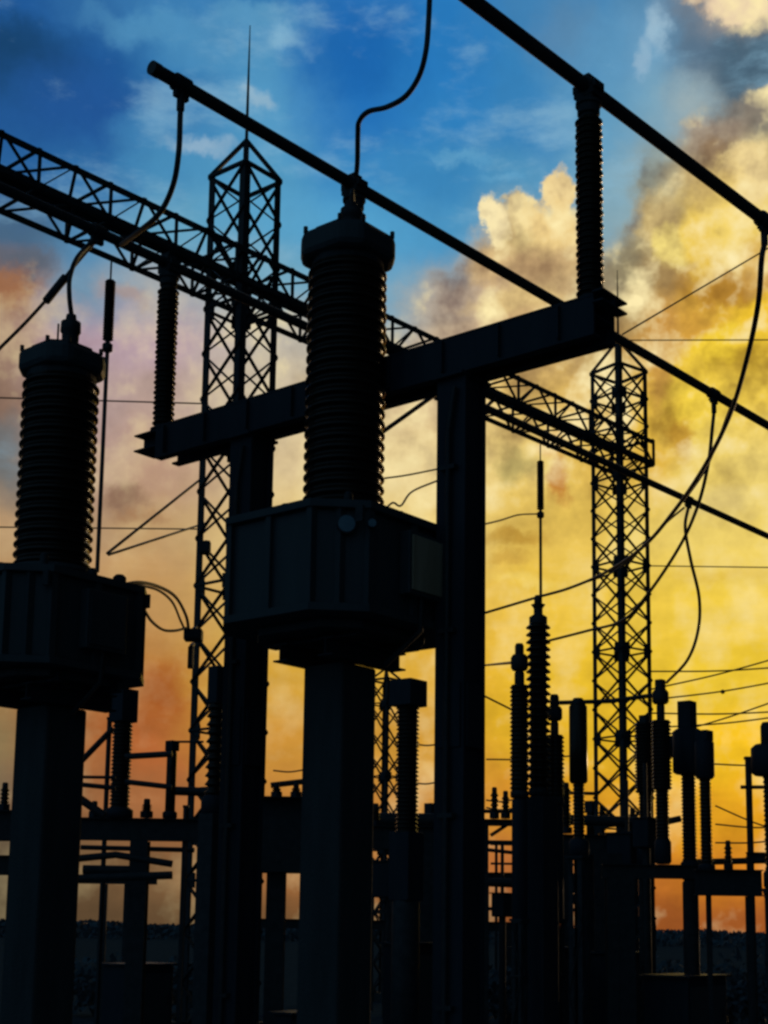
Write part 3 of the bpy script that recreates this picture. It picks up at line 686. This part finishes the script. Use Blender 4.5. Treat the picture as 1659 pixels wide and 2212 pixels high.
column_device('apparatus_pole', 'stepped apparatus pole touching the right side of the right tower', 'switchgear', 1392, 1600, 21.6,
   [('box', 'terminal', 1565, 1545, 12, GALV), ('fine', 'upper_insulator', 1712, 1562, 22, PORC), ('fine', 'lower_insulator', 1820, 1712, 15, PORC), ('cyl', 'base_casting', 1870, 1818, 20, STEEL)], (1870, 18), EB)
column_device('apparatus_pole', 'stepped apparatus pole with a tall square cap, second from the right edge', 'switchgear', 1487, 1700, 20,
   [('box', 'square_cap', 1580, 1515, 21, STEEL), ('cyl', 'head', 1672, 1575, 33, STEEL), ('fine', 'insulator_body', 1860, 1670, 16, PORC), ('cyl', 'base_casting', 1900, 1858, 20, STEEL), ('cyl', 'post', 2260, 1900, 17, GALV)], None, EB)
column_device('apparatus_pole', 'slim apparatus pole with a square shoulder, beside the platform at the right', 'switchgear', 1523, 1700, 18.6,
   [('box', 'square_cap', 1600, 1578, 20, STEEL), ('cyl', 'head', 1682, 1598, 21, STEEL), ('fine', 'insulator_body', 1872, 1680, 13, PORC), ('cyl', 'base_casting', 1882, 1866, 18, STEEL)], None, EB)
column_device('apparatus_pole', 'apparatus pole with a round ball joint at the right edge of the photo', 'switchgear', 1662, 1700, 15,
   [('cyl', 'cap', 1612, 1560, 16, STEEL), ('cyl', 'ball_joint', 1675, 1608, 38, STEEL), ('fine', 'insulator_body', 1880, 1673, 14, PORC), ('cyl', 'base_casting', 1920, 1878, 18, STEEL)], (1920, 18), EB)
column_device('apparatus_pole', 'ribbed post below the left tank, right of the left pedestal', 'switchgear', 262, 1650, 18.5,
   [('box', 'head', 1560, 1490, 30, STEEL), ('fine', 'insulator_body', 1748, 1555, 22, PORC), ('cyl', 'base_casting', 1768, 1745, 30, STEEL)], None, 'posts behind the left tank')
column_device('apparatus_pole', 'small post with a slanted cap between the left tank and the left tower', 'switchgear', 369, 1700, 18.5,
   [('box', 'cap', 1622, 1600, 15, STEEL), ('cyl', 'insulator_body', 1770, 1620, 11, PORC), ('cyl', 'base_casting', 1768, 1752, 16, STEEL)], None, 'posts behind the left tank')
column_device('apparatus_pole', 'dark ribbed post seen under the big tank, left of the gantry column', 'switchgear', 880, 1650, 17,
   [('box', 'head', 1526, 1470, 40, STEEL), ('fine', 'insulator_body', 1800, 1525, 25, PORC), ('box', 'mechanism_cabinet', 1945, 1798, 36, STEEL), ('cyl', 'post', 2280, 1940, 30, GALV)], None)

column_device('apparatus_pole', 'dark pole hidden beside the left gantry column, in front of the left tower', 'switchgear', 462, 1700, 15,
   [('box', 'head', 1520, 1440, 20, STEEL), ('shed', 'insulator_body', 1720, 1518, 20, PORC), ('cyl', 'base_casting', 1760, 1718, 26, STEEL), ('box', 'post', 2270, 1758, 30, GALV)], None)
# a leaning head link between the two stepped poles
def link(name, label, cat, pts, Y, r_, mt=STEEL, group=None):
    return tag(MB().tube([at(x, y, Y) for x, y in pts], r_, 10).build(name, mt), label, cat, group)
link('connecting_bar', 'thick horizontal bar joining two stepped apparatus poles', 'bar', [(1436, 1615), (1478, 1608)], 20.3, .16)
link('connecting_bar', 'thin bar at breaker height running from the ribbed posts to the right tower', 'bar', [(1200, 1518), (1330, 1514)], 19, .03, ALU)
link('connecting_bar', 'thin bar joining the tall pole terminal to the right tower', 'bar', [(1318, 1514), (1408, 1502)], 21, .035, ALU)
link('connecting_bar', 'thin bar from the ribbed post under the left tank to the small post', 'bar', [(270, 1634), (372, 1628)], 18, .04, ALU)
link('connecting_bar', 'lower thin sloping bar between the post under the left tank and the small post', 'bar', [(270, 1688), (372, 1700)], 18, .035, ALU)
link('connecting_bar', 'level bar from the small post to the left tower', 'bar', [(378, 1708), (490, 1712)], 19, .06, ALU)
link('connecting_bar', 'thin level rod above the small post by the left tower', 'bar', [(372, 1602), (440, 1602)], 19, .016, ALU)
link('connecting_bar', 'diagonal bar below the left tank, right of the pedestal', 'bar', [(170, 1650), (245, 1572)], 17, .035, GALV)
link('connecting_bar', 'level rod crossing under the left tank', 'bar', [(165, 1678), (250, 1679)], 17, .02, GALV)
link('connecting_bar', 'second level rod crossing under the left tank', 'bar', [(160, 1693), (250, 1702)], 17, .03, GALV)
link('connecting_bar', 'short sloping strut right of the left pedestal', 'bar', [(160, 1716), (226, 1762)], 17, .05, GALV)
link('connecting_bar', 'long round bar under the low beam at the left', 'bar', [(150, 1856), (250, 1846), (372, 1866)], 18, .045, GALV)
link('connecting_bar', 'lower round bar beneath the long one at the left', 'bar', [(150, 1898), (372, 1890)], 17.5, .05, GALV)
link('connecting_bar', 'short bar in the gap between gantry column and pedestal', 'bar', [(585, 1696), (672, 1686)], 22, .045, GALV)

for (x0_, y0_, x1_, y1_, Y_, r_, lb_) in (
    (-60, 1812, 60, 1812, 19, .03, 'thin rod between the two beams at the left edge'), (175, 1830, 420, 1836, 20, .035, 'thin rod just under the long low beam'),
    (180, 1878, 300, 1880, 21, .07, 'short thick pipe above the narrow frame at the left'), (1045, 1752, 1115, 1752, 21, .03, 'thin rod above the small truss'),
    (1050, 1905, 1120, 1908, 22, .07, 'thick pipe low beside the gantry column'), (1050, 1835, 1112, 1842, 22, .03, 'thin sloping rod right of the gantry column'),
    (800, 1770, 950, 1772, 24, .12, 'thick pipe under the big tank'), (905, 1815, 950, 1815, 24, .12, 'short thick pipe beside the gantry column'),
    (1210, 1770, 1400, 1776, 24, .09, 'thick pipe across the foot of the right tower'), (1215, 1712, 1290, 1714, 24, .03, 'thin rod between barrel pole and right tower'),
    (1390, 1785, 1470, 1768, 21, .05, 'sloping thick pipe between the stepped poles'), (1220, 1945, 1290, 1947, 24, .06, 'thick pipe low left of the right tower'),
    (1500, 1862, 1660, 1858, 22, .05, 'pipe lying above the right platform beam'), (1600, 1700, 1700, 1700, 22, .03, 'thin rod beside the ball joint pole')):
    link('pipe_run', lb_, 'pipe', [(x0_, y0_), (x1_, y1_)], Y_, r_, GALV, 'pipes and rods low in the yard')

# low supporting frames
def frame(label, x0, y0, x1, y1, Y0, Y1, hpx, legs, extra=(), ped=.0, group='low steel supporting frames of the far bays'):
    a, b = at(x0, y0, Y0), at(x1, y1, Y1); z = (a.z + b.z) / 2; a.z = b.z = z
    t = thing('support_frame', label, 'frame', (a + b) / 2 - UP * z, group); h = px(hpx, (Y0 + Y1) / 2)
    d = (b - a).normalized(); s_ = UP.cross(d)
    MB().ibeam(a - UP * h / 2, b - UP * h / 2, max(.12, h * .6), h, .014).build('beam', GALV, t)
    for f, wpx in legs:
        q = a.lerp(b, f); w = px(wpx, q.y); m = MB(); zt = q.z - h - .004
        for sx in (-1, 1): m.bar(Vector((q.x, q.y, 0)) + s_ * (w / 2 - .007) * sx, Vector((q.x, q.y, zt)) + s_ * (w / 2 - .007) * sx, w, .014, up=s_)
        m.bar(Vector((q.x, q.y, 0)), Vector((q.x, q.y, zt)), .014, w - .03, up=s_)
        m.build('leg', GALV, t)
    for (f0, z0, f1, z1, w) in extra:
        p = a.lerp(b, f0); q = a.lerp(b, f1); p.z = z * z0; q.z = z * z1
        MB().bar(p, q, w).build('brace', GALV, t)
    return t
frame('low frame with a deep beam at the left, behind the left pedestal', -60, 1748, 30, 1752, 18, 18, 64, [(.35, 14)])
frame('lower frame cut by the left edge, below the deep beam', -60, 1846, 30, 1848, 20, 20, 42, [(.5, 16)])
frame('long low frame between the left pedestal and the gantry column', 150, 1764, 520, 1772, 18.5, 18.5, 48, [(.42, 38), (.68, 8), (.9, 16)])
frame('narrow frame with thin legs below the long low frame', 170, 1892, 340, 1894, 24, 24, 16, [(.36, 6), (.62, 7)])
frame('frame filling the gap between the gantry column and the middle pedestal', 560, 1722, 700, 1726, 21, 21, 160, [(.3, 40), (.88, 20)])
frame('low frame under the big tank, beside the far lattice column', 790, 1786, 960, 1782, 23, 23, 50, [(.35, 12), (.72, 50)])
frame('low frame right of the gantry column with a small truss', 1030, 1768, 1180, 1772, 20, 20, 14, [(.12, 14), (.85, 16)], [(.2, .93, .5, .99, .05), (.5, .99, .75, .92, .05), (.1, .90, .95, .90, .06)])
frame('second low frame right of the gantry column, near the ground', 1030, 1886, 1240, 1884, 26, 26, 14, [(.1, 10), (.6, 10)], [(.0, .76, 1, .76, .06)])
frame('low frame behind the ribbed posts, reaching to the right tower', 1180, 1800, 1400, 1806, 22, 22, 40, [(.2, 20), (.6, 70)], [(.0, .7, .9, .7, .07)])
frame('platform beam between the right tower and the stepped poles', 1300, 1868, 1530, 1866, 19.5, 19.5, 30, [(.1, 30), (.22, 34)])
frame('platform beam at the right, below the slim pole', 1500, 1880, 1645, 1876, 18.5, 18.5, 56, [(.2, 9), (.78, 9)])
frame('thin upright frame near the right edge', 1612, 1840, 1700, 1842, 21, 21, 12, [(.05, 8), (.6, 9)])
frame('wide low frame across the middle near the ground', 560, 1985, 1120, 1990, 28, 28, 20, [(.05, 24), (.5, 24), (.95, 24)])
def vpost(x, y0, Y, w, label, group):
    p = at(x, y0, Y); t = thing('steel_post', label, 'post', Vector((p.x, p.y, 0)), group)
    MB().bar(Vector((p.x, p.y, .05)), p, w, w).build('shaft', GALV, t); MB().box(Vector((p.x, p.y, .03)), w * 3, w * 3, .06).build('base_plate', GALV, t)
    MB().box(p + UP * .02, w * 1.5, w * 1.5, .04).build('cap', GALV, t)
for (x, y, Y, w, lb) in ((237, 1555, 21, .05, 'thin steel post under the left tank'), (402, 1745, 22, .06, 'thin steel post left of the left tower foot'), (1616, 1640, 22, .075, 'thin steel post left of the ball joint at the right edge'), (275, 1880, 30, .07, 'thin steel post beside the lowest bent pipe'), (1224, 1835, 30, .08, 'thin steel post between ribbed posts and right tower'), (1530, 1920, 24, .07, 'short steel post below the right platform')):
    vpost(x, y, Y, w, lb, 'thin steel posts')

def mini(kind, x, ytop, Y, label, hw, ybot):
    yg = 9999; on = Y < 24             # the near ones stand on a frame, the far ones on the ground
    if kind == 'post': column_device('distant_post_insulator', label, 'insulator', x, ytop, Y, [('cyl', 'terminal', ytop + 14, ytop, hw * .8, GALV), ('shed', 'insulator_body', ybot, ytop + 12, hw * 1.25, PORC), ('box', 'support', ybot + 14 if on else yg, ybot, hw * 1.5, STEEL)], None, 'small post insulators of the far bays')
    else: column_device('distant_breaker_pole', label, 'breaker', x, ytop, Y, [('box', 'head', ytop + 26, ytop, hw * 1.5, STEEL), ('cyl', 'insulator_body', ybot, ytop + 24, hw * 1.1, PORC), ('box', 'mechanism_cabinet', ybot + 60, ybot, hw * 2.6, STEEL), ('box', 'support', yg, ybot + 60, hw * 1.6, STEEL)], None, 'small breaker poles of the far bays')
FAR = [('post', 1068, 1700, 20, 7, 1754, 'beside the gantry column, above the small truss'), ('post', 1092, 1708, 20, 7, 1754, 'second beyond the gantry column, above the small truss'),
 ('post', 1222, 1690, 22, 9, 1786, 'between the low ribbed post and the barrel pole'), ('breaker', 1276, 1730, 32, 9, 1810, 'just left of the right tower foot'),
 ('post', 1300, 1740, 36, 7, 1810, 'inside the foot of the right tower'), ('post', 1366, 1745, 36, 7, 1800, 'right of the mast pole in the tower foot'),
 ('post', 1572, 1815, 18.5, 7, 1864, 'on the right platform beam'), 
 ('post', 598, 1690, 21, 8, 1710, 'left in the gap beside the middle pedestal'), ('post', 640, 1690, 21, 8, 1710, 'right in the gap beside the middle pedestal'),
 ('post', 812, 1735, 23, 8, 1772, 'on the low frame left of the far lattice column'), ('breaker', 930, 1735, 30, 9, 1786, 'under the big tank close to the gantry column'),
 ('post', 205, 1730, 18.5, 8, 1752, 'behind the left pedestal'), ('post', 318, 1725, 18.5, 9, 1752, 'between the two posts behind the left tank'), ('breaker', 445, 1700, 30, 9, 1766, 'at the foot of the left tower'),
 ('post', 12, 1690, 18, 8, 1736, 'at the left edge of the photo')]
for (k_, x_, yt_, Y_, hw_, yb_, lb_) in FAR:
    mini(k_, x_, yt_, Y_, ('tiny distant post insulator ' if k_ == 'post' else 'tiny distant breaker pole ') + lb_, hw_, yb_)
frame('far frame seen in the gaps left of the right tower', 1060, 1816, 1300, 1818, 32, 32, 10, [(.05, 6), (.45, 6), (.9, 6)], [(.0, .86, 1, .86, .05), (.2, .86, .45, .99, .05)])
frame('far frame under the big tank with a double rail', 780, 1860, 960, 1862, 30, 30, 12, [(.15, 6), (.85, 8)], [(.0, .84, 1, .84, .06), (.1, .66, .9, .66, .08)])

# far wood on the horizon
random.seed(3)
tm = MB()
for i in range(16000):
    X_ = random.uniform(-75, 85); Yd = 150 + random.uniform(0, 22); hmax = 1.7 + .12 * math.sin(X_ * .11) +   .10 * math.sin(X_ * .37 + 1) + .06 * math.sin(X_ * 1.1)
    z = random.uniform(0, 1) ** .8 * hmax; r_ = random.uniform(.14, .34); c = Vector((X_, Yd, z))
    a = Vector((random.gauss(0, 1), random.gauss(0, 1), random.gauss(0, 1))).normalized(); b = a.orthogonal().normalized()
    tm.add([c + a * r_, c + b * r_, c - a * r_ * .8, c - b * r_ * .7], [(0, 1, 2, 3)])
LEAF = mat('far_foliage', (.10, .15, .18), (.15, .21, .25), .9, 0, 1)
tag(tm.build('far_trees', LEAF), 'low dark line of far trees along the horizon behind the yard', 'trees', None, 'stuff')

# low bushes and cabinets in the near yard
def bush(x, ytop, Y, label, seed):
    random.seed(seed); p = at(x, ytop, Y); b = Vector((p.x, p.y, 0)); h = p.z
    t = thing('bush', label, 'bush', b, 'low bushes between the equipment'); m = MB()
    for _ in range(900):
        d = Vector((random.gauss(0, 1), random.gauss(0, 1), random.gauss(0, 1))).normalized(); rr = random.uniform(.35, 1) * (1 + .18 * math.sin(5 * d.x + seed) + .15 * math.sin(7 * d.y))
        c = b + Vector((d.x * rr * h * .85, d.y * rr * h * .85, h * .5 + d.z * rr * h * .48)); r_ = random.uniform(.03, .07)
        a = Vector((random.gauss(0, 1), random.gauss(0, 1), random.gauss(0, 1))).normalized(); e = a.orthogonal().normalized()
        m.add([c + a * r_ * 1.6, c + e * r_, c - a * r_, c - e * r_ * .8], [(0, 1, 2, 3)])
    m.build('foliage', LEAF, t); m = MB()
    for k in range(4): m.tube([b, b + Vector((math.cos(k * 1.7) * h * .3, math.sin(k * 1.7) * h * .3, h * .6))], [.03, .012], 6)
    m.build('stems', STEEL, t)
for k, (x, y, Y, lb) in enumerate(((1095, 2075, 26, 'right of the gantry column foot'), (1425, 2068, 27, 'below the stepped poles'), (1570, 2082, 26, 'below the right platform'), (1650, 2050, 26, 'at the right edge of the photo'), (1250, 2070, 28, 'left of the right tower foot'), (210, 2062, 27, 'right of the left pedestal'), (350, 2070, 26, 'left of the left tower foot'))):
    bush(x, y, Y, 'low dark rounded bush ' + lb, k)
def cabinet(x, ytop, Y, w, label):
    p = at(x, ytop, Y); b = Vector((p.x, p.y, 0)); t = thing('control_cabinet', label, 'cabinet', b, 'low control cabinets in the yard')
    MB().box(b + UP * (p.z / 2 + .04), w, w * .6, p.z - .08, DU, DV).build('housing', STEEL, t, .01)
    MB().box(b + UP * (p.z + .02), w + .12, w * .6 + .12, .03, DU, DV).build('roof', STEEL, t)
    MB().box(b - DV * (w * .3 + .008) + UP * (p.z / 2), w * .9, .014, p.z * .8, DU, DV).build('door', PAINT, t)
    MB().box(b - DV * (w * .3 + .03) + DU * w * .34 + UP * (p.z * .55), .03, .03, .12, DU, DV).build('handle', GALV, t)
for (x, y, Y, w, lb) in ((300, 2085, 22, .9, 'wide low control cabinet near the left tower foot'), (1180, 2050, 21, .9, 'wide low control cabinet below the ribbed posts'), (1480, 2110, 20, 1.1, 'low control cabinet below the tall square-capped pole'), (640, 2190, 19, .5, 'small control cabinet beside the middle pedestal'), (900, 2040, 22, .9, 'control cabinet between middle pedestal and gantry column'), (1330, 2060, 22, .9, 'control cabinet in front of the right tower foot')):
    cabinet(x, y, Y, w, lb)

# far lattice column
bl = at(834, 1470, 34); bl2 = Vector((bl.x, bl.y, 0))
tower(bl2, bl.z, .55, .3, .4, .07, .045, 13, 'far short lattice column seen under the big tank', None, .03)
# clutter at the foot of the far lattice column: cable reels
def drum(x, y, Y, r_, label):
    c = at(x, y, Y); t = thing('disconnector_drive', label, 'drive', Vector((c.x, c.y, 0)))
    MB().box(c, r_ * 1.5, r_ * 1.2, r_ * 1.9, DU, DV).build('cabinet', STEEL, t, .02)
    MB().box(c + UP * (r_ * .97), r_ * 1.7, r_ * 1.4, r_ * .08, DU, DV).build('roof', STEEL, t)
    MB().tube([Vector((c.x, c.y, 0)), Vector((c.x, c.y, c.z - r_ * .95))], .06, 10).build('stand', GALV, t)
    MB().tube([c + UP * r_, c + UP * (r_ + .8)], .03, 8).build('drive_rod', GALV, t)
drum(842, 1900, 25, .32, 'small drive cabinet on a stand below the far lattice column')
drum(920, 1930, 24, .25, 'small drive cabinet beside the gantry column foot')
drum(1395, 1800, 21, .22, 'drive cabinet behind the foot of the right tower')
drum(1085, 1955, 24, .2, 'low drive cabinet right of the gantry column')
drum(1355, 1850, 22, .35, 'wide drive cabinet in front of the right tower foot')
